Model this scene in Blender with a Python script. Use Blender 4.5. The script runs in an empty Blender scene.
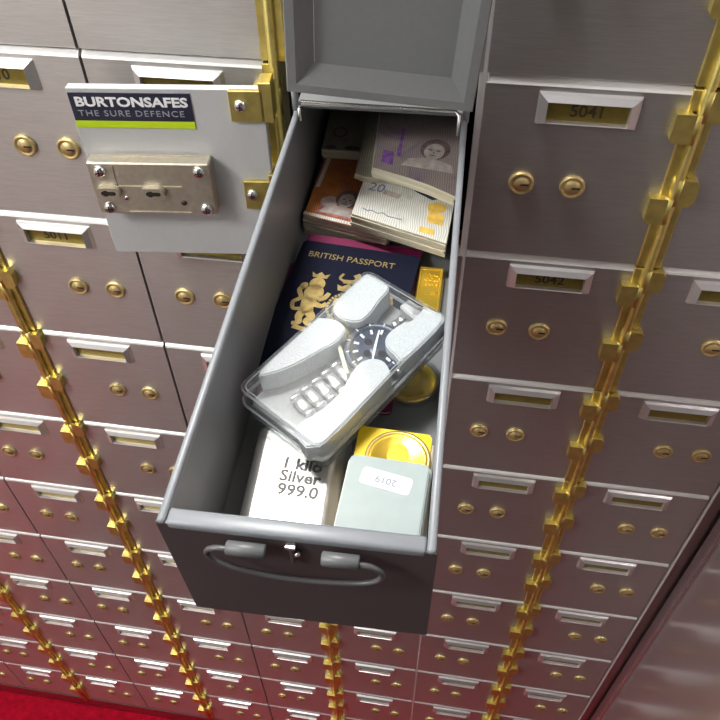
import bpy, bmesh, math, random
from mathutils import Matrix, Vector
random.seed(7)
S = bpy.context.scene
COL = S.collection

# ------------------------------------------------------------------ camera
cam_d = bpy.data.cameras.new('camera')
cam = bpy.data.objects.new('camera', cam_d); COL.objects.link(cam)
cam_d.sensor_width = 36; cam_d.lens = 745.1 / 720 * 36; cam_d.clip_start = 0.01
pitch, yaw, roll = [math.radians(a) for a in (46.7586, -9.58397, -0.992916)]
fwd = Vector((math.sin(yaw)*math.cos(pitch), math.cos(yaw)*math.cos(pitch), -math.sin(pitch)))
r0 = Vector((math.cos(yaw), -math.sin(yaw), 0)); u0 = r0.cross(fwd)
rt = r0*math.cos(roll) + u0*math.sin(roll); up = rt.cross(fwd)
m = Matrix((rt, up, -fwd)).transposed().to_4x4(); m.translation = (-0.006065, -0.511198, 0.24703)
cam.matrix_world = m
S.camera = cam

# ------------------------------------------------------------------ world, lights, exposure
S.view_settings.view_transform = 'Standard'; S.view_settings.look = 'None'
S.view_settings.gamma = 1; S.view_settings.use_curve_mapping = False
S.view_settings.exposure = 0.5
wd = bpy.data.worlds.new('world'); S.world = wd; wd.use_nodes = True
wd.node_tree.nodes['Background'].inputs[0].default_value = (0.8, 0.85, 0.9, 1)
wd.node_tree.nodes['Background'].inputs[1].default_value = 0.05
def area(name, loc, sx, sy, power, rot=(0, 0, 0), col=(1, 0.98, 0.95)):
    d = bpy.data.lights.new(name, 'AREA'); d.shape = 'RECTANGLE'; d.size = sx; d.size_y = sy
    d.energy = power; d.color = col
    o = bpy.data.objects.new(name, d); COL.objects.link(o); o.location = loc; o.rotation_euler = rot
    return o
area('ceiling_and_fill_light', (-0.34, -0.075, 0.985), 0.28, 0.12, 10.5)
area('ceiling_and_fill_light', (-1.25, -0.98, 0.985), 0.7, 0.36, 19)
area('ceiling_and_fill_light', (0.3, -1.68, 0.985), 0.8, 0.3, 12)  # added lamp behind the opposite gap, for streaks reflected in the doors

# ------------------------------------------------------------------ materials
def N(nt, t, **kw):
    n = nt.nodes.new(t)
    for k, v in kw.items(): setattr(n, k, v)
    return n
def mat(name, col, rough=0.5, metal=0.0, var=0.0, vscale=40, stretch=(1, 1, 1), bump=0.0, bscale=300, aniso=0.0, spec=0.5, coat=0.0, space='Object'):
    M = bpy.data.materials.new(name); M.use_nodes = True; nt = M.node_tree
    b = nt.nodes['Principled BSDF']
    b.inputs['Base Color'].default_value = (*col, 1); b.inputs['Roughness'].default_value = rough
    b.inputs['Metallic'].default_value = metal; b.inputs['Specular IOR Level'].default_value = spec
    b.inputs['Coat Weight'].default_value = coat
    if var or bump:
        tc = N(nt, 'ShaderNodeTexCoord'); mp = N(nt, 'ShaderNodeMapping'); mp.inputs['Scale'].default_value = stretch
        nt.links.new(tc.outputs[space], mp.inputs[0])
    if var:
        no = N(nt, 'ShaderNodeTexNoise'); no.inputs['Scale'].default_value = vscale; no.inputs['Detail'].default_value = 4
        nt.links.new(mp.outputs[0], no.inputs['Vector'])
        r = N(nt, 'ShaderNodeValToRGB')
        r.color_ramp.elements[0].position = 0.3; r.color_ramp.elements[1].position = 0.7
        r.color_ramp.elements[0].color = (*[c*(1-var) for c in col], 1)
        r.color_ramp.elements[1].color = (*[min(1, c*(1+var)) for c in col], 1)
        nt.links.new(no.outputs[0], r.inputs[0]); nt.links.new(r.outputs[0], b.inputs['Base Color'])
    if bump:
        n2 = N(nt, 'ShaderNodeTexNoise'); n2.inputs['Scale'].default_value = bscale; n2.inputs['Detail'].default_value = 3
        nt.links.new(mp.outputs[0], n2.inputs['Vector'])
        bp = N(nt, 'ShaderNodeBump'); bp.inputs['Strength'].default_value = bump; bp.inputs['Distance'].default_value = 0.001
        nt.links.new(n2.outputs[0], bp.inputs['Height']); nt.links.new(bp.outputs[0], b.inputs['Normal'])
    if aniso:
        b.inputs['Anisotropic'].default_value = aniso
        c = N(nt, 'ShaderNodeCombineXYZ'); c.inputs[2].default_value = 1.0
        nt.links.new(c.outputs[0], b.inputs['Tangent'])
    return M
STEEL = mat('brushed_steel', (0.60, 0.59, 0.575), 0.38, 0.90, var=0.07, vscale=60, stretch=(1, 1, 22), aniso=0.55, space='Object')
EDGE = mat('steel_edge', (0.82, 0.82, 0.81), 0.42, 0.45)
CARC = mat('steel_carcass', (0.30, 0.29, 0.28), 0.45, 1.0)
DARK = mat('dark_gap', (0.015, 0.014, 0.014), 0.8)
CHROME = mat('plate_frame_silver', (0.72, 0.71, 0.72), 0.3, 0.75)
BRASSP = mat('brass_insert', (0.30, 0.235, 0.055), 0.4, 0.85, var=0.1, vscale=200)
BRASS = mat('lock_brass', (0.60, 0.47, 0.22), 0.42, 0.65)
GOLDH = mat('gold_passivated_hinge', (0.72, 0.59, 0.19), 0.38, 0.9, var=0.14, vscale=90)
KEYB = mat('keyhole_black', (0.02, 0.015, 0.01), 0.6)
INK = mat('black_ink', (0.035, 0.025, 0.01), 0.5)
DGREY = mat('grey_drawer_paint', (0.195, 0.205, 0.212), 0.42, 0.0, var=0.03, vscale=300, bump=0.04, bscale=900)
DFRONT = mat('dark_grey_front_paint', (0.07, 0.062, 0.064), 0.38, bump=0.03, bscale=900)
RIM = mat('grey_rim_paint', (0.23, 0.25, 0.275), 0.38)
FERR = mat('grey_ferrule', (0.12, 0.13, 0.135), 0.4)
WIRE = mat('grey_wire', (0.09, 0.09, 0.092), 0.32)
STEELW = mat('bright_wire', (0.75, 0.74, 0.72), 0.25, 0.9)
DOORP = mat('open_door_grey_paint', (0.50, 0.51, 0.52), 0.4, var=0.02, vscale=300)
NICK = mat('nickel_lock', (0.58, 0.535, 0.44), 0.36, 0.85, var=0.08, vscale=250, bump=0.1, bscale=600)
ZINC = mat('zinc_screw', (0.75, 0.77, 0.79), 0.25, 1.0)
NAVYL = mat('label_navy', (0.018, 0.02, 0.045), 0.35)
LIME = mat('label_lime', (0.52, 0.72, 0.01), 0.4)
WHT = mat('label_white', (0.85, 0.86, 0.88), 0.5)
GRYT = mat('label_grey_text', (0.32, 0.33, 0.38), 0.5)
CARPET = mat('red_carpet', (0.36, 0.003, 0.018), 0.95, var=0.25, vscale=90, bump=1.0, bscale=160, spec=0.1)
SHADEM = mat('floor_shade_maroon', (0.10, 0.022, 0.028), 0.9, bump=1.0, bscale=220, spec=0.1)
PAPER = mat('banknote_paper_edges', (0.62, 0.58, 0.45), 0.8, var=0.3, vscale=25, stretch=(1, 1, 60))
NAVY = mat('navy_passport_cover', (0.005, 0.007, 0.022), 0.55, spec=0.15, bump=0.15, bscale=1500)
BURG = mat('burgundy_passport_cover', (0.19, 0.014, 0.07), 0.5, bump=0.15, bscale=1500)
PAGES = mat('passport_pages', (0.75, 0.7, 0.66), 0.8)
GILT = mat('gilt_print', (0.66, 0.50, 0.20), 0.38, 0.8, var=0.15, vscale=300)
GOLD = mat('bullion_gold', (1.0, 0.69, 0.09), 0.28, 0.85, bump=0.1, bscale=400)
SILV = mat('bullion_silver', (0.88, 0.87, 0.84), 0.36, 0.9, var=0.04, vscale=60, bump=0.25, bscale=160)
SILVT = mat('stamped_grey', (0.16, 0.155, 0.15), 0.6, 0.0)
YEL = mat('yellow_card', (0.92, 0.66, 0.004), 0.45)
CREAM = mat('cream_cardboard', (0.62, 0.55, 0.42), 0.7, var=0.2, vscale=30, stretch=(1, 1, 20))
SLAB = mat('grey_green_coin_box', (0.34, 0.41, 0.41), 0.42, var=0.03, vscale=120)
SLABE = mat('pale_box_edge', (0.62, 0.65, 0.62), 0.4)
STICK = mat('white_sticker', (0.66, 0.68, 0.75), 0.5)
FAINT = mat('faint_grey_ink', (0.26, 0.28, 0.33), 0.6)
PLUSH = mat('white_plush_insert', (0.58, 0.61, 0.64), 0.9, var=0.06, vscale=500, bump=0.6, bscale=900)
WSTEEL = mat('watch_steel', (0.62, 0.62, 0.62), 0.3, 1.0)
WGREY = mat('watch_clasp_grey', (0.52, 0.53, 0.55), 0.45, 0.3)
TRAY = mat('grey_plush_tray', (0.36, 0.37, 0.38), 0.8, var=0.05, vscale=400)
DIAL = mat('watch_dial_blue_grey', (0.06, 0.075, 0.12), 0.3)
LUME = mat('watch_markers', (0.85, 0.87, 0.9), 0.4)
PANELM = mat('film_covered_steel', (0.66, 0.58, 0.59), 0.2, 0.85, bump=0.08, bscale=12)
FILLER = mat('filler_steel', (0.40, 0.36, 0.35), 0.30, 1.0)
WALLW = mat('painted_wall', (0.75, 0.75, 0.73), 0.8)
OPPO = mat('opposite_lockers', (0.05, 0.048, 0.046), 0.5)
STRAP = mat('pale_tag', (0.68, 0.68, 0.50), 0.6)

def clear_plastic(name, tint, base=0.06):
    M = bpy.data.materials.new(name); M.use_nodes = True; nt = M.node_tree
    nt.nodes.remove(nt.nodes['Principled BSDF']); out = nt.nodes['Material Output']
    t = N(nt, 'ShaderNodeBsdfTransparent'); t.inputs[0].default_value = (*tint, 1)
    g = N(nt, 'ShaderNodeBsdfGlossy'); g.inputs['Roughness'].default_value = 0.08; g.inputs[0].default_value = (0.95, 0.97, 1, 1)
    d = N(nt, 'ShaderNodeBsdfDiffuse'); d.inputs[0].default_value = (0.8, 0.83, 0.86, 1)
    fr = N(nt, 'ShaderNodeFresnel'); ge = N(nt, 'ShaderNodeNewGeometry'); mr = N(nt, 'ShaderNodeMapRange')   # thin sheet: same reflectance from both sides
    mr.inputs[3].default_value = 1.45; mr.inputs[4].default_value = 1/1.45
    nt.links.new(ge.outputs['Backfacing'], mr.inputs[0]); nt.links.new(mr.outputs[0], fr.inputs[0])
    m1 = N(nt, 'ShaderNodeMixShader'); m2 = N(nt, 'ShaderNodeMixShader'); m1.inputs[0].default_value = base
    nt.links.new(t.outputs[0], m1.inputs[1]); nt.links.new(d.outputs[0], m1.inputs[2])
    nt.links.new(fr.outputs[0], m2.inputs[0]); nt.links.new(m1.outputs[0], m2.inputs[1]); nt.links.new(g.outputs[0], m2.inputs[2])
    nt.links.new(m2.outputs[0], out.inputs[0])
    return M
CLEAR = clear_plastic('clear_plastic', (0.97, 0.98, 0.98), 0.02)
CLEARR = clear_plastic('clear_plastic_edge_highlight', (0.90, 0.92, 0.93), 0.45)  # whitish diffuse mixed in as a painted highlight along the case edges
CLEARE = clear_plastic('clear_plastic_thick_edge', (0.90, 0.92, 0.93), 0.10)

def note_mat(name, cols, scale=22, stretch=(1, 1, 1), dist=2.0):
    M = bpy.data.materials.new(name); M.use_nodes = True; nt = M.node_tree
    b = nt.nodes['Principled BSDF']; b.inputs['Roughness'].default_value = 0.6
    tc = N(nt, 'ShaderNodeTexCoord'); mp = N(nt, 'ShaderNodeMapping'); mp.inputs['Scale'].default_value = stretch
    nt.links.new(tc.outputs['Object'], mp.inputs[0])
    no = N(nt, 'ShaderNodeTexNoise'); no.inputs['Scale'].default_value = scale; no.inputs['Detail'].default_value = 5; no.inputs['Distortion'].default_value = dist
    nt.links.new(mp.outputs[0], no.inputs['Vector'])
    r = N(nt, 'ShaderNodeValToRGB'); e = r.color_ramp.elements
    while len(e) < len(cols): e.new(0.5)
    for i, c in enumerate(cols): e[i].position = 0.28 + 0.44*i/(len(cols)-1); e[i].color = (*c, 1)
    nt.links.new(no.outputs[0], r.inputs[0])
    wv = N(nt, 'ShaderNodeTexWave'); wv.inputs['Scale'].default_value = 190; wv.inputs['Distortion'].default_value = 9; wv.inputs['Detail'].default_value = 2; wv.inputs['Detail Scale'].default_value = 0.35
    nt.links.new(mp.outputs[0], wv.inputs['Vector'])
    mx = N(nt, 'ShaderNodeMix'); mx.data_type = 'RGBA'; mx.blend_type = 'MULTIPLY'; mx.inputs[0].default_value = 0.38
    nt.links.new(r.outputs[0], mx.inputs[6]); nt.links.new(wv.outputs[0], mx.inputs[7]); nt.links.new(mx.outputs[2], b.inputs['Base Color'])
    return M
N_ORANGE = note_mat('orange_banknote_print', [(0.42, 0.11, 0.03), (0.60, 0.22, 0.05), (0.45, 0.16, 0.08), (0.66, 0.42, 0.22)], 30)
N_WHITE = note_mat('pale_banknote_print', [(0.62, 0.64, 0.58), (0.84, 0.84, 0.78), (0.80, 0.80, 0.72), (0.70, 0.74, 0.72)], 26)
N_PURP = note_mat('mauve_banknote_print', [(0.22, 0.15, 0.25), (0.33, 0.27, 0.28), (0.37, 0.31, 0.28), (0.29, 0.20, 0.24)], 24)
N_GREY = note_mat('grey_banknote_print', [(0.24, 0.24, 0.18), (0.38, 0.37, 0.28), (0.34, 0.33, 0.27), (0.28, 0.28, 0.22)], 28)
P_PORT = mat('portrait_print', (0.46, 0.40, 0.37), 0.7, var=0.25, vscale=160)
P_HAIR = mat('portrait_dark_print', (0.15, 0.10, 0.10), 0.7, var=0.4, vscale=200)
P_DARK = mat('dark_blue_patch', (0.03, 0.03, 0.06), 0.6, var=0.4, vscale=90)
P_YEL = mat('yellow_print', (0.85, 0.55, 0.10), 0.6, var=0.2, vscale=150)
P_PURP = mat('purple_print', (0.22, 0.10, 0.34), 0.6, var=0.4, vscale=200)
P_BLUE = mat('blue_ink', (0.18, 0.22, 0.36), 0.6)
P_RED = mat('brown_red_grid_print', (0.42, 0.16, 0.14), 0.6, var=0.5, vscale=260)

# ------------------------------------------------------------------ mesh helpers
class MB:
    def __init__(s): s.bm = bmesh.new(); s.mats = []
    def mi(s, M):
        if M not in s.mats: s.mats.append(M)
        return s.mats.index(M)
    def _merge(s, b, M, T=None, smooth=False):
        if T is not None: bmesh.ops.transform(b, matrix=T, verts=b.verts)
        bmesh.ops.recalc_face_normals(b, faces=b.faces)
        if T is not None and T.determinant() < 0: pass
        i = s.mi(M)
        for f in b.faces: f.material_index = i; f.smooth = smooth
        t = bpy.data.meshes.new('t'); b.to_mesh(t); b.free(); s.bm.from_mesh(t); bpy.data.meshes.remove(t)
        return s
    def box(s, x0, x1, y0, y1, z0, z1, M, bev=0.0, seg=1, T=None):
        b = bmesh.new(); bmesh.ops.create_cube(b, size=1)
        bmesh.ops.transform(b, matrix=Matrix.Translation(((x0+x1)/2, (y0+y1)/2, (z0+z1)/2)) @ Matrix.Diagonal((abs(x1-x0), abs(y1-y0), abs(z1-z0), 1)), verts=b.verts)
        if bev: bmesh.ops.bevel(b, geom=b.edges[:], offset=bev, segments=seg, affect='EDGES', profile=0.5)
        return s._merge(b, M, T, seg > 1)
    def prism(s, poly, z0, z1, M, T=None, bev=0.0, Mside=None, smooth=False):
        b = bmesh.new(); vs = [b.verts.new((x, y, z0)) for x, y in poly]; f = b.faces.new(vs)
        r = bmesh.ops.extrude_face_region(b, geom=[f])
        bmesh.ops.translate(b, vec=(0, 0, z1-z0), verts=[v for v in r['geom'] if isinstance(v, bmesh.types.BMVert)])
        if bev: bmesh.ops.bevel(b, geom=[e for e in b.edges if abs(e.verts[0].co.z-e.verts[1].co.z) < 1e-7 and e.verts[0].co.z > (z0+z1)/2], offset=bev, segments=2, affect='EDGES')
        if Mside is None: return s._merge(b, M, T, smooth)
        bmesh.ops.recalc_face_normals(b, faces=b.faces)
        tp = [f for f in b.faces if f.normal.z > 0.8]
        i, j = s.mi(M), s.mi(Mside)
        for f in b.faces: f.material_index = j
        for f in tp: f.material_index = i
        if T is not None: bmesh.ops.transform(b, matrix=T, verts=b.verts)
        t = bpy.data.meshes.new('t'); b.to_mesh(t); b.free(); s.bm.from_mesh(t); bpy.data.meshes.remove(t)
        return s
    def lathe(s, prof, M, T=None, seg=24, smooth=True):     # prof: (r, z) list around z axis
        b = bmesh.new(); rings = []
        for r, z in prof:
            if r < 1e-6: rings.append([b.verts.new((0, 0, z))])
            else: rings.append([b.verts.new((r*math.cos(2*math.pi*k/seg), r*math.sin(2*math.pi*k/seg), z)) for k in range(seg)])
        for A, B_ in zip(rings, rings[1:]):
            for k in range(seg):
                a, a2 = A[k % len(A)], A[(k+1) % len(A)]; c, c2 = B_[k % len(B_)], B_[(k+1) % len(B_)]
                vs = []
                for v in (a, a2, c2, c):
                    if v not in vs: vs.append(v)
                if len(vs) > 2:
                    try: b.faces.new(vs)
                    except ValueError: pass
        return s._merge(b, M, T, smooth)
    def tube(s, pts, r, M, seg=8, T=None, caps=True):
        pts = [Vector(p) for p in pts]; b = bmesh.new(); rings = []
        up_ = Vector((0.123, 0.456, 0.88)).normalized()
        for i, p in enumerate(pts):
            d = ((pts[i]-pts[i-1]).normalized() if i else Vector()) + ((pts[i+1]-pts[i]).normalized() if i < len(pts)-1 else Vector())
            d.normalize(); a = d.cross(up_)
            a.normalize(); c = d.cross(a); rr = r[i] if isinstance(r, (list, tuple)) else r
            rings.append([b.verts.new(p + rr*(math.cos(2*math.pi*k/seg)*a + math.sin(2*math.pi*k/seg)*c)) for k in range(seg)])
        for A, B_ in zip(rings, rings[1:]):
            for k in range(seg): b.faces.new((A[k], A[(k+1) % seg], B_[(k+1) % seg], B_[k]))
        if caps: b.faces.new(rings[0]); b.faces.new(rings[-1][::-1])
        return s._merge(b, M, T, True)
    def loops(s, loops, M, T=None, closed=True, capends=False):   # skin between vertex loops
        b = bmesh.new(); R = [[b.verts.new(p) for p in L] for L in loops]
        for A, B_ in zip(R, R[1:]):
            n = len(A)
            for k in range(n if closed else n-1): b.faces.new((A[k], A[(k+1) % n], B_[(k+1) % n], B_[k]))
        if capends: b.faces.new(R[0]); b.faces.new(R[-1])
        return s._merge(b, M, T)
    def mesh(s, name):
        me = bpy.data.meshes.new(name); s.bm.to_mesh(me); s.bm.free()
        for M in s.mats: me.materials.append(M)
        return me
    def obj(s, name, parent=None):
        o = bpy.data.objects.new(name, s.mesh(name)); COL.objects.link(o)
        if parent: o.parent = parent
        return o
def thing(name, label, cat, M=None, group=None):
    o = bpy.data.objects.new(name, None); COL.objects.link(o); o.empty_display_size = 0.02
    o['label'] = label; o['category'] = cat
    if group: o['group'] = group
    if M is not None: o.matrix_world = M
    return o
def tag(o, label, cat, group=None):
    o['label'] = label; o['category'] = cat
    if group: o['group'] = group
    return o
def struct(o): o['kind'] = 'structure'; return o
def text_mesh(name, body, size, M, sx=1.0, bold=0.0, depth=0.00015, align='CENTER', T=None, space=1.0):
    c = bpy.data.curves.new(name, 'FONT'); c.body = body; c.size = size; c.offset = bold; c.extrude = depth
    c.align_x = align; c.align_y = 'CENTER'; c.space_character = space; c.resolution_u = 3
    o = bpy.data.objects.new(name, c); COL.objects.link(o)
    dg = bpy.context.evaluated_depsgraph_get()
    me = bpy.data.meshes.new_from_object(o.evaluated_get(dg)); bpy.data.objects.remove(o); bpy.data.curves.remove(c)
    me.name = name; me.materials.clear(); me.materials.append(M)
    me.transform(Matrix.Diagonal((sx, 1, 1, 1)))
    if T is not None: me.transform(T)
    return me
def text(name, parent, *a, **k):
    o = bpy.data.objects.new(name, text_mesh(name, *a, **k)); COL.objects.link(o); o.parent = parent; return o
def dup(root, M):
    r = root.copy(); COL.objects.link(r); r.matrix_world = M
    for ch in list(root.children):
        c = ch.copy(); COL.objects.link(c); c.parent = r
        for g in ch.children:
            d = g.copy(); COL.objects.link(d); d.parent = c
    return r
RX = lambda a: Matrix.Rotation(math.radians(a), 4, 'X')
RY = lambda a: Matrix.Rotation(math.radians(a), 4, 'Y')
RZ = lambda a: Matrix.Rotation(math.radians(a), 4, 'Z')
TR = lambda x, y, z: Matrix.Translation((x, y, z))
def ell(cx, cy, a, b, rot=0, n=20, a0=0, a1=360):
    c, s = math.cos(math.radians(rot)), math.sin(math.radians(rot)); out = []
    full = abs(a1-a0) >= 360
    for k in range(n if full else n+1):
        t = math.radians(a0 + (a1-a0)*k/n); x, y = a*math.cos(t), b*math.sin(t)
        out.append((cx + c*x - s*y, cy + s*x + c*y))
    return out
def rrect(x0, x1, y0, y1, r, n=5):
    out = []
    for cx, cy, a in ((x1-r, y1-r, 0), (x0+r, y1-r, 90), (x0+r, y0+r, 180), (x1-r, y0+r, 270)):
        for k in range(n+1):
            t = math.radians(a + 90*k/n); out.append((cx + r*math.cos(t), cy + r*math.sin(t)))
    return out

# ------------------------------------------------------------------ room
W, H = 0.15, 0.15524
DY = 0.0045        # front plane of the locker carcass
ZF = -1.605
fl = struct(MB().box(-2.4, 1.2, -2.0, 0.5, ZF-0.05, ZF, CARPET).obj('floor'))
struct(MB().box(-2.4, 1.2, -2.0, 0.5, 1.0, 1.05, WALLW).obj('ceiling'))
struct(MB().box(-2.45, -2.4, -2.0, 0.5, ZF, 1.0, WALLW).obj('wall_left'))
struct(MB().box(-0.42, 0.105, -1.35, -1.20, ZF, 1.0, OPPO).box(0.145, 1.2, -1.35, -1.20, ZF, 1.0, OPPO).obj('wall_opposite_right'))  # narrow gap added so the lit space behind it streaks the door reflections
struct(MB().box(-2.4, -0.42, -1.35, -1.20, ZF, 1.0, WALLW).obj('wall_opposite_left'))
struct(MB().box(-2.4, 1.2, -2.05, -2.0, ZF, 1.0, WALLW).obj('wall_far'))
struct(MB().box(-1.05, 0.30, -1.15, -0.30, ZF, ZF+0.008, SHADEM, 0.003).obj('floor_shade_sheet'))  # added dark sheet, out of view; dims the red carpet reflected in the doors
# locker carcass with an opening for the pulled-out box
b = MB()
ox0, ox1, oz0, oz1 = -W+0.006, -0.003, -H+0.008, 0.002
zb, zt = ZF, 1.0
b.box(-2.4, ox0, DY, 0.02, zb, zt, CARC); b.box(ox1, 0.305, DY, 0.02, zb, zt, CARC)
b.box(ox0, ox1, DY, 0.02, zb, oz0, CARC); b.box(ox0, ox1, DY, 0.02, oz1, zt, CARC)
b.box(ox0-0.002, ox0, 0.02, 0.42, oz0, oz1, DARK); b.box(ox1, ox1+0.002, 0.02, 0.42, oz0, oz1, DARK)
b.box(ox0, ox1, 0.02, 0.42, oz0-0.002, oz0, DARK); b.box(ox0, ox1, 0.02, 0.42, oz1, oz1+0.002, DARK)
b.box(ox0-0.002, ox1+0.002, 0.42, 0.424, oz0, oz1, DARK)
struct(b.obj('wall_back'))
# upright between the open box's column and the next, and the right-hand end filler
struct(MB().box(-0.0038, 0.0032, -0.0040, DY, -10*H, 1.0, EDGE, 0.0008).obj('trim_1'))
struct(MB().box(0.3015, 0.3045, -0.004, DY, -10*H, 1.0, EDGE, 0.0005).obj('trim_2'))
struct(MB().box(0.3045, 0.345, -0.001, 0.02, ZF, 1.0, FILLER).obj('trim_3'))
struct(MB().box(-2.4, 0.305, 0.012, 0.02, ZF, -10*H, FILLER).box(-2.4, 0.305, -0.004, 0.012, ZF, -10*H-0.002, FILLER, 0.001).obj('baseboard_back'))
pn = thing('cabinet_side_panel', 'pinkish steel side panel under clear film, at right end of the lockers', 'panel', TR(0.3225, -0.25, ZF))
MB().box(0, 0.012, -0.30, 0.225, 0.0, 2.6, PANELM, 0.001).obj('panel_face', pn)
MB().box(-0.003, 0.014, 0.2255, 0.245, 0.0, 2.6, PANELM, 0.001).obj('edge_flange', pn)

# ------------------------------------------------------------------ locker doors
def frame_loops(cx, cz, w, h, y):
    return [(cx-w/2, y, cz-h/2), (cx+w/2, y, cz-h/2), (cx+w/2, y, cz+h/2), (cx-w/2, y, cz+h/2)]
DT = 0.0085
YZX = Matrix(((0, 0, 1, 0), (1, 0, 0, 0), (0, 1, 0, 0), (0, 0, 0, 1)))   # extrude a (y, z) profile along x
def make_door(sg):          # sg=+1: hinge at x=0 and door to +x;  -1: door to -x
    f = Matrix.Diagonal((sg, 1, 1, 1))
    X = lambda a, c: (a, c) if sg > 0 else (-c, -a)
    root = thing('locker_door', '', 'locker door')
    bm = MB(); x0, x1 = X(0.0045, 0.1487)
    bm.prism([(-0.0005, -0.1548), (-DT+0.0006, -0.1548), (-DT, -0.1542), (-DT, -0.0064), (-DT+0.0003, -0.0064), (-0.0005, -0.0064)], x0, x1, STEEL, YZX)
    bm.prism([(-0.0006, -0.0065), (-DT-0.0002, -0.0065), (-DT+0.0006, -0.0046), (-DT+0.0045, -0.0012), (-0.0006, -0.0008)], x0, x1, EDGE, YZX); bm.obj('door_panel', root)
    cx, cz = sg*0.0755, -0.0222
    fr = MB()
    o_, m_, i_ = frame_loops(cx, cz, 0.071, 0.0245, -DT), frame_loops(cx, cz, 0.068, 0.0225, -DT-0.003), None
    c1 = [(cx-0.0285, -DT-0.0056, cz-0.0093), (cx+0.0285, -DT-0.0056, cz-0.0093), (cx+0.0285, -DT-0.0056, cz+0.0066), (cx-0.0285, -DT-0.0056, cz+0.0066)]
    c2 = [(cx-0.0280, -DT-0.0008, cz-0.0083), (cx+0.0280, -DT-0.0008, cz-0.0083), (cx+0.0280, -DT-0.0008, cz+0.0063), (cx-0.0280, -DT-0.0008, cz+0.0063)]
    fr.loops([o_, m_, c1, c2], CHROME); fo = fr.obj('name_plate_frame', root)
    MB().box(cx-0.0282, cx+0.0282, -DT-0.0012, -DT+0.0005, cz-0.0086, cz+0.0066, BRASSP).obj('brass_insert', root)
    for d in ((0.0745, 0.113) if sg < 0 else (0.0782, 0.1165)):
        lk = MB(); T = TR(sg*d, -DT, -0.0850) @ RX(90)
        lk.lathe([(0.0098, -0.001), (0.0098, 0.0022), (0.0090, 0.0030), (0.0078, 0.0030), (0.0070, 0.0020), (0.0062, 0.0020), (0.0058, 0.0030), (0, 0.0032)], BRASS, T, 20)
        lo = lk.obj('lock_cylinder', root)
        MB().box(sg*d-0.0004, sg*d+0.0058, -DT-0.0036, -DT-0.0028, -0.0850-0.0007, -0.0850+0.0007, KEYB, T=None).obj('keyhole', lo)
    lf = MB(); a, c = X(0.0012, 0.0095)
    lf.box(a, c, -0.0112, -0.0005, -0.1545, -0.0012, GOLDH, 0.0006)
    lf.obj('hinge_leaf', root)
    off = 0.0 if sg < 0 else 0.017
    for z in (-0.017+off, -0.0855+off):
        br = MB()
        pr = [(0.0018, 0), (0.0120, 0), (0.0150, -0.004), (0.0150, -0.0175), (0.0115, -0.0225), (0.0018, -0.0225)] if sg > 0 else \
             [(0.0018, 0), (0.0170, 0), (0.0170, -0.0200), (0.0145, -0.0225), (0.0018, -0.0225)]
        T = TR(0, 0, z) @ f @ RX(90)
        br.prism(pr, 0.0078, 0.0165, GOLDH, T)
        br.lathe([(0, 0), (0.0052, 0), (0.0052, 0.0225), (0, 0.0225)], GOLDH, TR(sg*0.0012, -0.0118, z-0.0225), 14)
        br.obj('hinge_bracket', root)
    return root
L = make_door(1); R = make_door(-1)
COLN = {-1: "in the open box column", 0: 'first column right of the open box', 1: 'second column right of the open box',
        -2: 'first column left of the open box', -3: 'second column left of the open box', -4: 'third column left of the open box',
        -5: 'fourth column left of the open box', -6: 'fifth column left of the open box', -7: 'sixth column left of the open box'}
ORD = {1: 'first', 2: 'second', 3: 'third', 4: 'fourth', 5: 'fifth', 6: 'sixth', 7: 'seventh', 8: 'eighth', 9: 'bottom'}
vis = {-1: range(-1, 10), 0: range(-1, 10), 1: range(-1, 10), -2: range(-1, 10), -3: range(-1, 10), -4: range(1, 10), -5: range(3, 10), -6: range(6, 10), -7: range(8, 10)}
used = {1: False, -1: False}
NUM = {(0, 0): '5041', (0, 1): '5042', (-3, 0): '5010', (-3, 1): '5011'}
for c in vis:
    sg = 1 if c % 2 else -1                       # odd columns hang on their left edge
    hx = (c if sg > 0 else c+1) * W
    for r in vis[c]:
        if (c, r) == (-1, 0): continue            # the open one
        src = L if sg > 0 else R
        M = TR(hx, DY, -r*H+0.005)
        if not used[sg]: d = src; d.matrix_world = M; used[sg] = True
        else: d = dup(src, M)
        row = {-1: 'one row above', 0: 'level'}.get(r, '%s row' % ORD.get(r))
        if (c, r) == (0, 0): lb = 'brushed steel locker door numbered 5041, level with the open box on its right'
        elif r == -1: lb = 'top row steel locker door, ' + COLN[c]
        elif r == 0: lb = 'steel locker door level with the open box, ' + COLN[c]
        elif r == 9: lb = 'bottom row steel locker door above the carpet, ' + COLN[c]
        else: lb = 'steel locker door %s row below the open box, %s' % (ORD[r], COLN[c].replace(' of the open box', ' of it').replace('the open box column', 'its own column'))
        d['label'] = lb; d['group'] = 'closed steel locker doors on the wall'
        if (c, r) in NUM:
            text('door_number', d, NUM[(c, r)], 0.0125, INK, 1.0, 0.0002, 0.0001, 'CENTER', TR(sg*0.0755, -DT-0.0014, -0.0232) @ RX(90))
for hcol, txt in ((1, 'gold hinge rod right of the door numbered 5041'), (-1, 'gold hinge rod left of the open box, running down behind its drawer'),
                  (-3, 'long gold hinge rod crossing the left side of the lockers'), (-5, 'short gold hinge rod at lower left above the carpet')):
    g = MB().box(-0.0016, 0.0016, -0.0095, -0.0002, -10*H, 0.98, GOLDH)
    g.tube([(0, -0.0135, -10*H+0.002), (0, -0.0135, 0.98)], 0.0033, GOLDH, 10)
    o = g.obj('hinge_rod'); o.location = (hcol*W, DY, 0); tag(o, txt, 'hinge', 'hinge rods')

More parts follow.
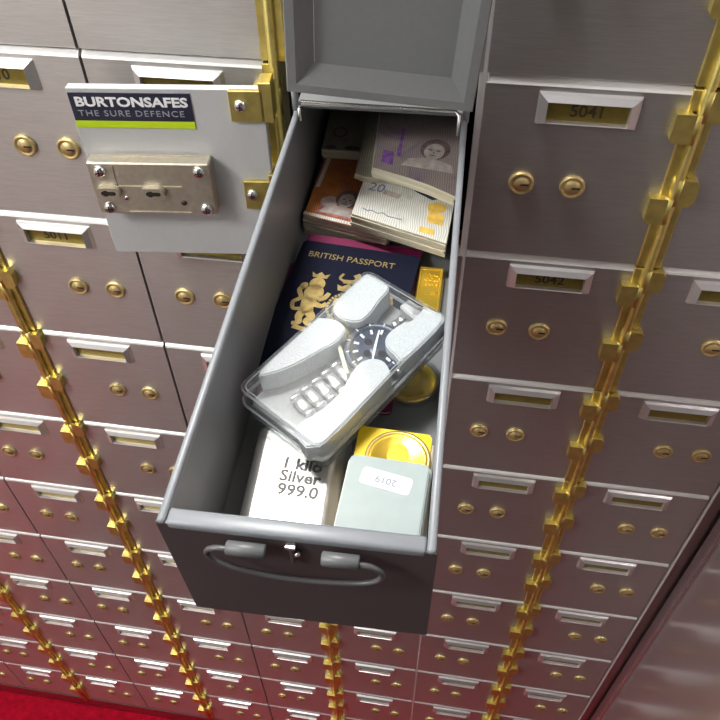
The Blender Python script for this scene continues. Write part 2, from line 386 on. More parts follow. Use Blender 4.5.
# ------------------------------------------------------------------ the swung-open door
A = Vector((-0.294, -0.045, -0.0042)); Bv = Vector((-0.156, -0.030, -0.0042))
xd = (Bv-A).normalized(); zd = Vector((0, 0, 1)); yd = zd.cross(xd)
OD = Matrix((xd, yd, zd)).transposed().to_4x4(); OD.translation = A
od = thing('open_locker_door', 'light grey locker door swung open to the left, with lock case and sticker', 'locker door', OD)
MB().box(-0.001, 0.141, 0, 0.007, -0.148, 0, DOORP, 0.0006).obj('door_panel', od)
lb_ = MB(); lb_.box(0.0, 0.0885, -0.0008, 0, -0.0305, -0.0035, NAVYL); lb_.box(0.0, 0.0885, -0.0009, 0, -0.0305, -0.0250, LIME)
lb_ = lb_.obj('brand_sticker', od); lb_['label'] = 'navy and lime brand sticker'
text('lettering', lb_, 'BURTONSAFES', 0.0098, WHT, 1.27, 0.0003, 0.00015, 'LEFT', TR(0.0035, -0.0010, -0.0105) @ RX(90))
text('lettering', lb_, 'THE SURE DEFENCE', 0.0066, GRYT, 1.17, 0.0, 0.00015, 'LEFT', TR(0.0040, -0.0010, -0.0192) @ RX(90), space=1.17)
lc = MB().box(0.003, 0.0965, -0.0135, 0, -0.0985, -0.0525, NICK, 0.001)
lc.box(0.0225, 0.073, -0.0141, -0.0135, -0.0730, -0.0724, NICK); lc.box(0.027, 0.076, -0.0141, -0.0135, -0.0965, -0.0958, NICK)
lc.box(0.0225, 0.0231, -0.0141, -0.0135, -0.0724, -0.055, NICK); lc.box(0.020, 0.086, -0.0040, -0.0020, -0.0530, -0.0515, NICK)
lc.tube([(0.072, -0.0135, -0.087), (0.072, -0.0141, -0.087)], 0.0022, KEYB, 10)
lc.tube([(0.0275, -0.0135, -0.083), (0.0275, -0.0146, -0.083)], 0.0017, ZINC, 10)
lco = lc.obj('lock_case', od); lco['label'] = 'nickel lock case with two keyhole bosses'
for x, z in ((0.0125, -0.0595), (0.0885, -0.0590), (0.0120, -0.0925), (0.0890, -0.0925)):
    s_ = MB(); T = TR(x, -0.0135, z) @ RX(90)
    s_.lathe([(0.0048, 0), (0.0046, 0.0018), (0.0032, 0.0030), (0, 0.0034)], ZINC, T, 16)
    s_.box(-0.0026, 0.0026, -0.0005, 0.0005, 0.0029, 0.0037, KEYB, T=T); s_.box(-0.0005, 0.0005, -0.0026, 0.0026, 0.0029, 0.0037, KEYB, T=T)
    s_.obj('screw', lco)
for x in (0.0155, 0.0505):
    k = MB(); T = TR(x, -0.0135, -0.0770) @ RX(90)
    k.prism(rrect(-0.0095, 0.0095, -0.0055, 0.0055, 0.0054), 0, 0.004, NICK, T, 0.0008)
    k.prism(rrect(-0.0055, 0.0060, -0.0017, 0.0017, 0.0016), 0.0039, 0.0043, KEYB, T)
    k.prism(ell(-0.002, 0, 0.0026, 0.0026), 0.0039, 0.0044, KEYB, T)
    k.obj('keyhole_boss', lco)
for (z0, z1, xa) in ((0.0005, -0.0235, 0.1165), (-0.0735, -0.0990, 0.1185)):
    br = MB(); br.box(xa, 0.1415, -0.0035, 0.0002, z1, z0, GOLDH, 0.0005)
    br.box(0.1385, 0.1475, -0.0035, 0.012, z1, z0+0.006, GOLDH, 0.0006); br.box(0.139, 0.1475, 0.009, 0.022, z1, z0, GOLDH, 0.0006)
    bo = br.obj('hinge_bracket', od)
    sc = MB(); T = TR(0.1245, -0.0035, (z0+z1)/2+0.001) @ RX(90)
    sc.lathe([(0.0046, 0), (0.0044, 0.0016), (0.003, 0.0028), (0, 0.0031)], ZINC, T, 16)
    sc.box(-0.0024, 0.0024, -0.0005, 0.0005, 0.0027, 0.0034, KEYB, T=T); sc.box(-0.0005, 0.0005, -0.0024, 0.0024, 0.0027, 0.0034, KEYB, T=T)
    sc.obj('screw', bo)

# ------------------------------------------------------------------ the drawer
eu = Vector((0.99975933, 0.02193829, 0)); ev = Vector((0.02189532, -0.99780112, -0.06255806)); ew = Vector((0.00137242, -0.06254301, 0.99804133))
DM = Matrix((eu, -ev, ew)).transposed().to_4x4(); DM.translation = (-0.0685, -0.038, -0.010)
def DL(u, v, w, rz=0): return DM @ TR(u, -v, w) @ RZ(rz)      # pose inside the drawer
LEN = 0.320; HW = 0.0592; BK = -0.22; DZ = -0.0955; FLR = -0.088
dr = thing('deposit_box_drawer', 'long grey metal deposit box pulled out of the lockers, lid raised', 'drawer', DM)
b = MB()                                                     # local: x=u, y=-v, z=w
b.box(-HW, HW, -LEN+0.001, -BK, DZ, FLR, DGREY)
b.box(-HW, -HW+0.0014, -LEN+0.001, -BK, DZ, -0.001, DGREY); b.box(HW-0.0014, HW, -LEN+0.001, -BK, DZ, -0.001, DGREY)
b.box(-HW, HW, -BK-0.0014, -BK, DZ, -0.001, DGREY)
b.box(-HW, HW, 0.001, -BK, -0.0012, 0.0, DGREY)
b.obj('box_body', dr)
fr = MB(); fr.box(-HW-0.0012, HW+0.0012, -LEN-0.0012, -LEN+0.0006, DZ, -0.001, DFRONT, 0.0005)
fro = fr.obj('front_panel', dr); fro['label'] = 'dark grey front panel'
rm = MB()
for s_ in (-1, 1):
    xa, xb = (-HW-0.0006, -HW+0.0034) if s_ < 0 else (HW-0.0034, HW+0.0006)
    rm.box(xa, xb, -LEN-0.0012, 0.004, -0.0045, 0.0006, RIM, 0.0014, 2)
    rm.obj('side_rim', dr); rm = MB()
rm.box(-HW+0.0034, HW-0.0034, -LEN-0.0016, -LEN+0.0065, -0.0055, 0.0002, RIM, 0.0018, 2); rm.obj('front_rim', dr)
# raised lid
LT = TR(0.0005, -0.008, 0.0155) @ RY(3.6) @ RX(3.0)
ld = MB(); hw = 0.0620; LL = 0.315
def rl(ins, y): return [(-hw+ins, y, ins), (hw-ins, y, ins), (hw-ins, y, LL-ins), (-hw+ins, y, LL-ins)]
ld.loops([rl(0.0, 0.012), rl(0.0, -0.005), rl(0.0008, -0.006), rl(0.0066, -0.006), rl(0.0074, -0.005), rl(0.0168, 0.0050)], DGREY, LT)
ld.box(-hw+0.0172, hw-0.0155, 0.0051, 0.0067, 0.0155, LL-0.0155, DGREY, T=LT)
ld.loops([rl(0.0, 0.012), rl(0.0154, 0.0068)], DGREY, LT)
ldo = ld.obj('lid', dr)
hp = MB()
for s_ in (-1, 1): hp.tube([(s_*0.0585, -0.004, -0.002), (s_*0.0585, -0.004, 0.019)], 0.0024, RIM, 10)
hp.tube([(-0.0545, -0.013, -0.003), (-0.0555, -0.009, 0.0040), (-0.0545, -0.006, 0.0080), (0.0515, -0.007, 0.0072), (0.0540, -0.009, 0.0052), (0.0540, -0.017, -0.0050)], 0.0013, STEELW, 8)
hp.obj('hinge_wire', dr)
# handle on the front
fy = -LEN-0.0012
hd = MB()
loop = [(0.0265, -0.0045), (0.033, -0.0050), (0.0372, -0.0085), (0.0382, -0.0130), (0.0345, -0.0185), (0.026, -0.0220), (0.008, -0.0245), (-0.008, -0.0245), (-0.024, -0.0215), (-0.0335, -0.0165), (-0.0375, -0.0110), (-0.0370, -0.0070), (-0.033, -0.0042), (-0.0265, -0.0040)]
def crom(P, n=4):
    out = []
    for i in range(len(P)-1):
        p0, p1, p2, p3 = P[max(i-1, 0)], P[i], P[i+1], P[min(i+2, len(P)-1)]
        for k in range(n):
            t = k/n
            out.append(tuple(0.5*((2*b_)+(-a+c_)*t+(2*a-5*b_+4*c_-d_)*t*t+(-a+3*b_-3*c_+d_)*t**3) for a, b_, c_, d_ in zip(p0, p1, p2, p3)))
    return out + [P[-1]]
hd.tube([(x, fy-0.0060-0.05*max(0, -z-0.005), z-0.002) for x, z in crom(loop)], 0.00135, WIRE, 8)
hdo = hd.obj('handle', dr)
for x0, x1 in ((-0.0285, -0.0115), (0.0125, 0.0285)):
    MB().tube([(x0, fy-0.0052, -0.0062), (x0+0.0004, fy-0.0052, -0.0062), (x1-0.0004, fy-0.0052, -0.0062), (x1, fy-0.0052, -0.0062)], [0.0026, 0.0032, 0.0032, 0.0026], FERR, 12).obj('handle_ferrule', hdo)
lt = MB(); lt.box(-0.0038, 0.0008, fy-0.0030, fy+0.0005, -0.0075, -0.0052, STEELW, 0.0004)
lt.box(-0.0022, -0.0004, fy-0.0030, fy+0.0005, -0.0200, -0.0070, WIRE, 0.0004); lt.tube([(0.0012, fy, -0.0122), (0.0012, fy-0.003, -0.0122)], 0.0013, STEELW, 10)
lt.obj('latch', dr)

# ------------------------------------------------------------------ banknotes
def bundle(name, label, poly, w0, w1, top, parts=(), wave=0.0, edge=PAPER):
    """stack of notes: outline poly in (u, v), between heights w0 and w1 above the drawer rim plane"""
    cu = sum(p[0] for p in poly)/len(poly); cv = sum(p[1] for p in poly)/len(poly)
    t = thing(name, label, 'banknotes', DL(cu, cv, w0), 'bundles of banknotes in the box')
    n = max(4, int((w1-w0)/0.0016)); mb = MB()
    for k in range(n):
        jx, jy = random.uniform(-0.0007, 0.0007), random.uniform(-0.0009, 0.0009)
        z0 = (w1-w0)*k/n; z1 = (w1-w0)*(k+1)/n - 0.0001
        mb.prism([(x-cu+jx, -(y-cv)+jy) for x, y in poly], z0, z1, top if k == n-1 else edge, None, 0, edge)
    mb.obj('note_stack', t)
    i = 0
    for nm, M, pl in parts:
        i += 1
        MB().prism([(x-cu, -(y-cv)) for x, y in pl], w1-w0-0.0001, w1-w0+0.00006*i, M).obj(nm, t)
    return t, cu, cv
def bust(cx, cv, k, face=None, rot=0):
    f = face or P_PORT
    def q(pl):
        c, s_ = math.cos(math.radians(rot)), math.sin(math.radians(rot))
        return [(cx + k*(c*x - s_*y), cv - k*(s_*x + c*y)) for x, y in pl]
    return [('portrait', f, q([(-1.5, -1.6), (1.5, -1.6), (1.25, -0.95), (0.5, -0.65), (-0.5, -0.65), (-1.25, -0.95)])),
            ('portrait', P_HAIR, q(ell(0, 0.32, 0.86, 0.98, 0, 18))),
            ('portrait', f, q([(-0.3, -0.9), (0.3, -0.9), (0.3, 0), (-0.3, 0)])),
            ('portrait', f, q(ell(0, 0.08, 0.58, 0.78, 0, 18))),
            ('portrait', P_HAIR, q(ell(-0.23, 0.18, 0.13, 0.06, 0, 8))), ('portrait', P_HAIR, q(ell(0.23, 0.18, 0.13, 0.06, 0, 8))),
            ('portrait', P_HAIR, q(ell(0.0, -0.33, 0.2, 0.05, 0, 8))), ('portrait', P_HAIR, q([(-0.03, 0.12), (0.07, -0.12), (-0.03, -0.14)]))]
t, cu, cv = bundle('banknote_bundle', 'bundle of orange notes at back left of the open box',
    [(-0.0545, 0.030), (0.010, 0.046), (0.020, -0.088), (-0.0465, -0.100)], FLR, -0.070, N_ORANGE,
    [('note_panel', N_WHITE, [(-0.0545, 0.030), (0.010, 0.046), (0.0103, 0.0428), (-0.0541, 0.0268)]),
     ('note_panel', N_WHITE, [(-0.0505, -0.003), (-0.0475, -0.003), (-0.0445, -0.040), (-0.0475, -0.040)]),
     ('note_panel', P_RED, [(-0.046, 0.0275), (-0.014, 0.035), (-0.012, 0.024), (-0.043, 0.017)]),
     ('note_panel', P_PORT, ell(-0.037, 0.0140, 0.0070, 0.0065))] + bust(-0.0245, 0.0130, 0.0105, None, -12))
bundle('banknote_bundle', 'bundle of greyish notes lying across the rear of the orange notes',
    [(-0.0515, -0.0405), (-0.019, -0.0405), (-0.019, -0.115), (-0.0535, -0.115)], -0.0697, -0.0622, N_GREY,
    [('note_panel', P_HAIR, ell(-0.0405, -0.0655, 0.0062, 0.0072)), ('note_panel', N_GREY, ell(-0.0405, -0.0655, 0.0045, 0.0052)),
     ('note_panel', P_HAIR, ell(-0.045, -0.0445, 0.0045, 0.0024)), ('note_panel', P_HAIR, ell(-0.028, -0.0445, 0.0065, 0.0026))])
t, cu, cv = bundle('banknote_bundle', 'pale notes with yellow printed strip, lying against right wall of the box',
    [(-0.0165, 0.0420), (0.0525, 0.0665), (0.0565, 0.010), (0.0565, -0.085), (-0.006, -0.095), (-0.0115, -0.012)], -0.0697, -0.057, N_WHITE,
    [('note_panel', P_YEL, ell(0.0440, 0.0290, 0.0068, 0.0060)), ('note_panel', P_YEL, [(0.0385, 0.034), (0.0500, 0.037), (0.0490, 0.048), (0.0380, 0.045)]),
     ('note_panel', P_YEL, [(0.0335, 0.0505), (0.0440, 0.053), (0.0435, 0.0585), (0.0330, 0.0560)]),
     ('note_panel', P_DARK, [(0.005, -0.005), (0.017, 0.000), (0.028, 0.0125), (0.040, 0.0205), (0.046, 0.0185), (0.040, -0.02), (0.006, -0.02)]),  # dark blue-black patches along the front edge of the mauve notes
     ('note_panel', P_DARK, [(-0.0095, 0.000), (0.0025, 0.0035), (0.0025, -0.01), (-0.0095, -0.01)])])
text('printed_number', t, '20', 0.0135, P_BLUE, 0.95, 0.0, 0.0001, 'CENTER', TR(-0.0015-cu, -(0.0105-cv), 0.0128) @ RZ(-12))
MB().prism([(0.0045-cu, -(0.012-cv)), (0.017-cu, -(0.0165-cv)), (0.016-cu, -(0.0215-cv)), (0.0035-cu, -(0.017-cv))], 0.0126, 0.0128, P_PORT).obj('note_panel', t)
MB().tube([(x-cu, -(y-cv), 0.0127) for x, y in [(-0.009, 0.0345), (-0.005, 0.0375), (-0.002, 0.0365), (0.002, 0.0395), (0.006, 0.0385), (0.010, 0.0420), (0.020, 0.0445)]], 0.0004, P_BLUE, 5).obj('signature', t)
bundle('banknote_bundle', 'thin bundle of notes wedged under the mauve notes',
    [(-0.0195, 0.0010), (-0.0125, 0.0045), (0.0530, 0.0060), (0.0555, -0.08), (-0.0175, -0.095)], -0.0568, -0.0515, N_GREY)
# mauve bundle with a bowed front edge
poly = [(-0.0055, 0.0060), (0.008, 0.0108), (0.022, 0.0158), (0.037, 0.0225), (0.050, 0.0300), (0.0560, 0.0335), (0.0566, -0.09), (-0.0095, -0.10)]
t, cu, cv = bundle('banknote_bundle', 'topmost bundle of mauve notes under the raised lid', poly, -0.0513, -0.0420, N_PURP,
    [('note_panel', P_PURP, [(0.000, -0.001), (0.009, 0.002), (0.0085, -0.014), (0.0005, -0.016)]),
     ('note_panel', P_PURP, [(0.011, -0.010), (0.0135, -0.009), (0.014, -0.045), (0.0115, -0.045)])] + bust(0.0380, -0.0160, 0.0130, None, -10))

# ------------------------------------------------------------------ passports
def passport(label, u, v, w, rz, M, wd=0.0868, ln=0.125):
    t = thing('passport', label, 'passport', DL(u, v, w, rz), 'passports in the box')
    MB().prism(rrect(-wd/2+0.0008, wd/2-0.0008, -ln/2+0.0008, ln/2-0.0008, 0.003), 0.0003, 0.0029, PAGES).obj('pages', t)
    MB().prism(rrect(-wd/2, wd/2, -ln/2, ln/2, 0.0035), 0.0028, 0.0035, M, bev=0.0002).prism(rrect(-wd/2, wd/2, -ln/2, ln/2, 0.0035), 0, 0.0004, M).obj('cover', t)
    return t
passport('lowest burgundy passport, only its lower corner showing beneath the clear watch case', -0.0145, 0.1300, FLR, 0, BURG)
passport('burgundy passport peeking out behind the top of the navy passport', -0.0125, 0.1055, FLR+0.0036, -6.0, BURG, 0.086)
nv = passport('navy passport with gold crest lying on a burgundy one', -0.0140, 0.1170, FLR+0.0072, -6.2, NAVY, 0.0868)
text('title_lettering', nv, 'BRITISH PASSPORT', 0.0080, GILT, 0.95, 0.0, 0.0001, 'CENTER', TR(-0.0045, 0.0485, 0.00355), space=1.0)
cr = MB(); K = 0.0036
def bl(pl): cr.prism(pl, K-0.0002, K+0.00018, GILT)
def stroke(P, r): 
    P = crom(P, 4); out = []; back = []
    n = len(P)
    for i, p_ in enumerate(P):
        a = Vector(P[max(i-1, 0)]); c = Vector(P[min(i+1, n-1)]); d = (c-a).normalized(); q = Vector((-d.y, d.x))
        rr = r[0] + (r[1]-r[0])*i/(n-1) if isinstance(r, tuple) else r
        out.append(tuple(Vector(p_)+q*rr)); back.append(tuple(Vector(p_)-q*rr))
    bl(out + back[::-1])
for s_ in (-1, 1):
    X = lambda P: [(s_*x, y) for x, y in P]
    ex = lambda cx, cy, a, c, r=0: X(ell(cx, cy, a, c, r))
    if s_ < 0:      # crowned lion on the left; x measured outward from the middle
        bl(ex(0.0215, 0.0200, 0.0055, 0.0062)); bl(X([(0.0165, 0.0262), (0.0265, 0.0262), (0.0280, 0.0310), (0.0245, 0.0288), (0.0215, 0.0318), (0.0185, 0.0288), (0.0150, 0.0310)]))
        bl(ex(0.0215, 0.0110, 0.0068, 0.0085)); stroke(X([(0.0170, 0.0060), (0.0130, 0.0080), (0.0110, 0.0130)]), (0.0026, 0.0014))
        stroke(X([(0.0180, 0.0010), (0.0130, 0.0000), (0.0105, 0.0035)]), (0.0024, 0.0013))
    else:
        bl(ex(0.0195, 0.0215, 0.0036, 0.0060, -25)); stroke(X([(0.0185, 0.0255), (0.0150, 0.0340)]), (0.0012, 0.0003))
        stroke(X([(0.0215, 0.0180), (0.0235, 0.0120), (0.0225, 0.0060)]), (0.0040, 0.0058)); stroke(X([(0.0180, 0.0070), (0.0130, 0.0090), (0.0108, 0.0140)]), (0.0022, 0.0012))
        stroke(X([(0.0185, 0.0015), (0.0135, 0.0005), (0.0110, 0.0040)]), (0.0022, 0.0012))
    stroke(X([(0.0225, 0.0060), (0.0225, -0.0020), (0.0205, -0.0080)]), (0.0056, 0.0036))
    stroke(X([(0.0215, -0.0060), (0.0170, -0.0110), (0.0195, -0.0160), (0.0150, -0.0180)]), (0.0034, 0.0014))
    stroke(X([(0.0235, -0.0060), (0.0255, -0.0120), (0.0240, -0.0175), (0.0285, -0.0190)]), (0.0032, 0.0014))
    stroke(X([(0.0240, -0.0040), (0.0310, -0.0060), (0.0330, 0.0000), (0.0290, 0.0050), (0.0320, 0.0120), (0.0300, 0.0160)]), (0.0013, 0.0018))
    bl(ex(0.0300, 0.0165, 0.0026, 0.0034, 20))
# shield in a garter, crown and small crest lion above, compartment below
for k in range(26):
    a0 = 360*k/26; bl(ell(0, 0.002, 0.0102, 0.0128, 0, 3, a0, a0+9)+ell(0, 0.002, 0.0084, 0.0108, 0, 3, a0+9, a0))
bl([(-0.0062, 0.0095), (-0.0004, 0.0095), (-0.0004, 0.0022), (-0.0062, 0.0022)]); bl([(0.0004, 0.0016), (0.0062, 0.0016), (0.0045, -0.0040), (0.0004, -0.0068)])
stroke([(0.0012, 0.0085), (0.0055, 0.0065), (0.0015, 0.0040), (0.0055, 0.0025)], 0.0006); stroke([(-0.0055, 0.0002), (-0.0020, -0.0002), (-0.0045, -0.0030), (-0.0012, -0.0050)], 0.0006)
bl([(-0.0062, 0.0170), (0.0062, 0.0170), (0.0078, 0.0225), (0.0040, 0.0210), (0, 0.0245), (-0.0040, 0.0210), (-0.0078, 0.0225)])
stroke([(-0.0045, 0.0262), (0.0030, 0.0270), (0.0052, 0.0310), (0.0030, 0.0345)], (0.0017, 0.0024)); stroke([(-0.0040, 0.0265), (-0.0075, 0.0290), (-0.0060, 0.0335)], 0.0009)
stroke([(-0.027, -0.0215), (-0.012, -0.0235), (0, -0.0215), (0.012, -0.0235), (0.027, -0.0215)], 0.0017)
cro = cr.obj('gold_crest', nv); cro['label'] = 'gold crest of lion, shield and unicorn'

# ------------------------------------------------------------------ gold bar and encapsulated coin at the right wall
gb = thing('gold_bar', 'small gold bar standing beside the passports at the right wall', 'gold bar', DL(0.0440, 0.0880, FLR, -1.5))
x, y = 0.0092, 0.0225
MB().loops([[(a*c, b_*d, z) for a, b_ in ((-1, -1), (1, -1), (1, 1), (-1, 1))] for c, d, z in ((x, y, 0), (x, y, 0.004), (x-0.0012, y-0.0012, 0.008), (x-0.0022, y-0.0022, 0.0080), (x-0.0026, y-0.0026, 0.0072))], GOLD, capends=True).obj('bar', gb)
for k, (s_, z, sz) in enumerate((('FINE', 0.0150, 0.0042), ('GOLD', 0.0100, 0.0042), ('999.9', 0.0050, 0.0042), ('1 oz', -0.0030, 0.0050))):
    text('stamped_lettering', gb, s_, sz, GOLD, 1, 0.0002, 0.0003, 'CENTER', TR(0.0015, z, 0.0074))
cn = thing('encapsulated_coin', 'gold coin in a round clear capsule under the right of the watch case', 'coin', DL(0.0385, 0.1670, FLR))
MB().lathe([(0, 0.001), (0.0160, 0.001), (0.0165, 0.0015), (0.0165, 0.0038), (0.0158, 0.0042), (0.0150, 0.0036), (0, 0.0036)], GOLD, None, 40).obj('coin', cn)
rel = MB(); rel.prism(ell(0, 0.002, 0.0055, 0.0075), 0.0035, 0.0042, GOLD, bev=0.0002); rel.prism(ell(0, -0.008, 0.0085, 0.0035), 0.0035, 0.0041, GOLD, bev=0.0002); rel.obj('coin_relief', cn)
MB().lathe([(0.0185, 0), (0.0188, 0.0005), (0.0188, 0.0062), (0.0182, 0.0068), (0.0170, 0.0068), (0.0168, 0.0055), (0, 0.0055)], CLEARE, None, 40).obj('capsule', cn)

# ------------------------------------------------------------------ silver bar
sv = thing('silver_bar', 'large stamped silver bar at the front left of the open box', 'silver bar', DL(-0.0190, 0.2650, FLR, 1.5))
def rr3(hx, hy, r, z): return [(a, c, z) for a, c in rrect(-hx, hx, -hy, hy, r, 4)]
sb = MB().loops([rr3(0.0270, 0.0505, 0.006, 0), rr3(0.0285, 0.0515, 0.007, 0.003), rr3(0.0250, 0.0490, 0.007, 0.0155), rr3(0.0215, 0.0465, 0.007, 0.0192), rr3(0.0190, 0.0445, 0.007, 0.0200)], SILV, capends=True)
sbo = sb.obj('bar', sv)
for f_ in sbo.data.polygons: f_.use_smooth = len(f_.vertices) < 5
for s_, yy in (('1 kilo', 0.0190), ('Silver', 0.0110), ('999.0', 0.0025)):
    text('stamped_lettering', sv, s_, 0.0098, SILVT, 1.05, 0.0003, 0.0003, 'CENTER', TR(0.0040, yy, 0.0199) @ RZ(-4))
pm = MB()
for k in range(7): pm.prism(ell(-0.014+0.0055*k+random.uniform(-.001, .001), -0.0225+random.uniform(-.002, .002), 0.0012, 0.0008, random.uniform(0, 90), 8), 0.0199, 0.02015, SILVT)
pm.obj('stamp_marks', sv)

# ------------------------------------------------------------------ coin card, support and grey box
cb = tag(MB().box(-0.0205, 0.0205, -0.0455, 0.0405, 0, 0.0265, CREAM, 0.0006).obj('cream_carton'), 'cream cardboard carton under the yellow card and grey coin box', 'box')
cb.matrix_world = DL(0.0355, 0.2685, FLR)
yc = thing('coin_card', 'bright yellow card holding a gold coin, behind the grey box', 'coin card', DL(0.0332, 0.2440, -0.0612, -2.5))
MB().prism([(-0.0205, -0.024), (0.0205, -0.024), (0.0205, 0.0200), (0.0185, 0.0222), (-0.0205, 0.0222)], 0, 0.0012, YEL, bev=0.0002).obj('card', yc)
MB().lathe([(0, 0.0011), (0.0158, 0.0011), (0.0160, 0.0022), (0.0150, 0.0026), (0.0142, 0.0021), (0, 0.0021)], GOLD, TR(0.0035, 0.0035, 0), 44).prism(ell(0.0035, 0.0055, 0.0058, 0.0075), 0.0020, 0.0027, GOLD, bev=0.0002).prism(ell(0.0035, -0.003, 0.009, 0.0035), 0.0020, 0.0026, GOLD, bev=0.0002).obj('coin', yc)
MB().lathe([(0.0160, 0.0011), (0.0180, 0.0011), (0.0180, 0.0020), (0.0166, 0.0024), (0.0160, 0.0018)], GILT, TR(0.0035, 0.0035, 0), 44).obj('coin_ring', yc)
gx = thing('coin_box', 'pale grey green flat coin box with white 2019 sticker', 'coin box', DL(0.0320, 0.2775, -0.0583, -3.2))
MB().prism(rrect(-0.0222, 0.0222, -0.0325, 0.0312, 0.004), 0, 0.0052, SLABE, bev=0.0008).obj('box_base', gx)
MB().prism(rrect(-0.0212, 0.0212, -0.0318, 0.0302, 0.0035), 0.0053, 0.0088, SLAB, bev=0.0008).obj('box_lid', gx)
st = MB().prism(rrect(-0.0135, 0.0135, -0.0052, 0.0052, 0.0022), 0, 0.00025, STICK, TR(-0.0002, 0.0165, 0.0088) @ RZ(-8)).obj('sticker', gx); st['label'] = 'white rounded sticker'
text('printed_year', st, '2019', 0.0055, FAINT, 1.05, 0, 0.0001, 'CENTER', TR(-0.0002, 0.0165, 0.0091) @ RZ(172))

# ------------------------------------------------------------------ watch in a clear case
CM = DM @ (Matrix(((0.832162674, 0.552298462, -0.0497161269), (-0.554531027, 0.828682949, -0.0760257244), (-0.000789984, 0.090834905, 0.995865652))).to_4x4())
cpos = DM @ Vector((0.00111, -0.18850, -0.0345)); CM.translation = cpos
wc = thing('watch_case', 'clear plastic case holding a steel watch, lying across the box contents', 'watch case', CM)
hx, hy, hh = 0.0318, 0.0560, 0.0275           # local z=0 is the top face
def rl2(i, z, r=0.006): return [(a, c, z) for a, c in rrect(-hx+i, hx-i, -hy+i, hy-i, max(r-i*0.6, 0.001), 4)]
top = MB(); top.loops([rl2(0.0004, -0.0125), rl2(0.0004, -0.0012)], CLEARE); top.loops([rl2(0.0004, -0.0012), rl2(0.0014, 0)], CLEARR); top.loops([rl2(0.0026, -0.0008), rl2(0.0032, -0.0008)], CLEARR); top.prism([(a, c) for a, c, _ in rl2(0.0016, 0)], -0.0002, 0.0, CLEAR)
top.loops([rl2(0.0020, -0.0125), rl2(0.0020, -0.0014)], CLEAR); top.obj('clear_lid', wc)
MB().loops([rl2(0.0, -0.0130), rl2(-0.0012, -0.0134), rl2(-0.0012, -0.0150), rl2(0.0, -0.0154)], CLEARR).obj('seam_lip', wc)
bs = MB(); bs.loops([rl2(0.0006, -0.0155), rl2(0.0012, -hh+0.001)], CLEARE); bs.loops([rl2(0.0012, -hh+0.001), rl2(0.0024, -hh)], CLEARR); bs.prism([(a, c) for a, c, _ in rl2(0.0024, 0)], -hh, -hh+0.001, CLEARE)
bs.obj('clear_base', wc)
MB().prism([(a, c) for a, c, _ in rl2(0.0035, 0)], -hh+0.0015, -0.0175, TRAY).obj('grey_tray', wc)
MB().box(-0.003, 0.014, hy-0.0030, hy-0.0018, -0.0030, -0.0014, KEYB).obj('clip_slot', wc)
def lobe(P): 
    MB().prism(crom(P+[P[0]], 3)[:-1], -0.0172, -0.0022, PLUSH, bev=0.0008).obj('white_insert', wc)
lobe([(-0.0298, 0.0535), (-0.0120, 0.0535), (-0.0095, 0.0420), (-0.0075, 0.0310), (-0.0085, 0.0225), (-0.0160, 0.0180), (-0.0250, 0.0185), (-0.0298, 0.0260)])
lobe([(-0.0298, 0.0100), (-0.0200, 0.0150), (-0.0110, 0.0125), (-0.0095, 0.0030), (-0.0120, -0.0060), (-0.0150, -0.0170), (-0.0185, -0.0270), (-0.0235, -0.0360), (-0.0298, -0.0390)])
lobe([(0.0150, 0.0535), (0.0298, 0.0535), (0.0298, 0.0180), (0.0225, 0.0165), (0.0140, 0.0190), (0.0105, 0.0260), (0.0120, 0.0360), (0.0155, 0.0430)])
lobe([(0.0298, 0.0050), (0.0220, 0.0090), (0.0150, 0.0070), (0.0110, 0.0000), (0.0125, -0.0100), (0.0155, -0.0210), (0.0150, -0.0360), (0.0120, -0.0535), (0.0298, -0.0535)])
wt = thing('wristwatch', 'steel wristwatch with dark dial inside the clear plastic case', 'watch', CM @ TR(0.0075, 0.0170, -0.0165) @ RZ(-9))
MB().lathe([(0, 0), (0.0172, 0), (0.0185, 0.002), (0.0185, 0.0060), (0.0172, 0.0078), (0.0150, 0.0080), (0.0144, 0.0070)], WSTEEL, None, 40).obj('watch_body', wt)
bz = MB().lathe([(0.0143, 0.0071), (0.0150, 0.0084), (0.0178, 0.0080), (0.0186, 0.0060)], DIAL, None, 40)
for k in range(12):
    a = 30*k; bz.box(-0.0003, 0.0003, 0.0152, 0.0172, 0.0083, 0.0087, LUME, T=RZ(a))
bz.obj('bezel', wt)
dl = MB().lathe([(0, 0.0070), (0.0144, 0.0070), (0.0144, 0.0066), (0, 0.0066)], DIAL, None, 40)
dlo = dl.obj('dial', wt)
mk = MB()
for k in range(12): mk.box(-0.0007, 0.0007, 0.0100, 0.0132, 0.0070, 0.0074, LUME, T=RZ(30*k))
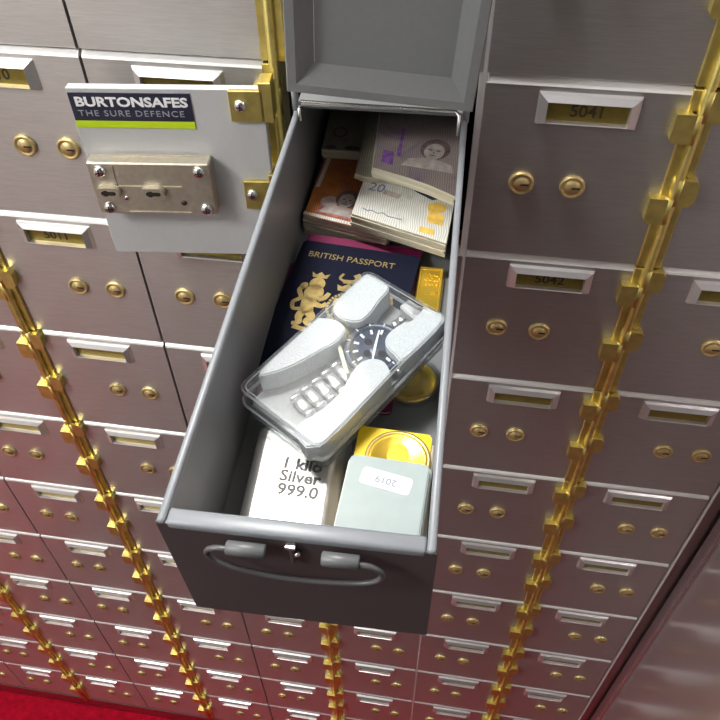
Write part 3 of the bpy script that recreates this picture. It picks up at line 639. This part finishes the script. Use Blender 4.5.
mk.prism(ell(0.006, 0, 0.0026, 0.0022), 0.0070, 0.0072, DARK); mk.prism(ell(-0.006, 0, 0.0026, 0.0022), 0.0070, 0.0072, DARK); mk.prism(ell(0, -0.006, 0.0026, 0.0022), 0.0070, 0.0072, DARK)
mk.obj('hour_markers', dlo)
hn = MB(); hn.prism([(-0.0008, -0.002), (0.0008, -0.002), (0.0004, 0.0125), (-0.0004, 0.0125)], 0.0075, 0.0079, LUME, RZ(38)); hn.prism([(-0.0008, -0.002), (0.0008, -0.002), (0.0005, 0.0085), (-0.0005, 0.0085)], 0.0075, 0.0078, LUME, RZ(-140)); hn.obj('hands', dlo)
cw = MB(); cw.tube([(0.0180, 0, 0.0040), (0.0225, 0, 0.0040)], 0.0022, WSTEEL, 12)
for q in (0.007, -0.007): cw.tube([(0.0165, q, 0.0040), (0.0200, q*1.15, 0.0040)], 0.0014, WSTEEL, 10)
cw.obj('crown', wt)
bc = MB(); yy = -0.0195
for k in range(5):
    wl = 0.0205-0.0008*k; zz = 0.0058-0.0002*k
    for xa, xb in ((-wl/2, -wl/3.4), (-wl/3.4, wl/3.4), (wl/3.4, wl/2)): bc.box(xa, xb, yy-0.0074, yy-0.0003, zz-0.0040, zz, WSTEEL, 0.0016, 2)
    yy -= 0.0077
yy = 0.0195
for k in range(2):
    for xa, xb in ((-0.0095, -0.0050), (-0.0046, 0.0046), (0.0050, 0.0095)): bc.box(xa, xb, yy+0.0003, yy+0.0046, 0.0020, 0.0050, WSTEEL, 0.0010, 2)
    yy += 0.0049
bc.obj('bracelet', wt)
cl = MB().box(-0.0125, 0.0085, 0.0298, 0.0385, 0.0010, 0.0095, WGREY, 0.001)
cl.prism(ell(-0.001, 0.0345, 0.0034, 0.0034), 0.0095, 0.0100, WSTEEL, bev=0.0002); cl.obj('clasp', wt)
tg = MB().box(-0.0012, 0.0012, -0.012, 0.012, 0.0, 0.0006, STRAP, 0.0002).obj('pale_tag_strip', wt); tg.matrix_local = TR(-0.0065, -0.0190, 0.0085) @ RZ(64)
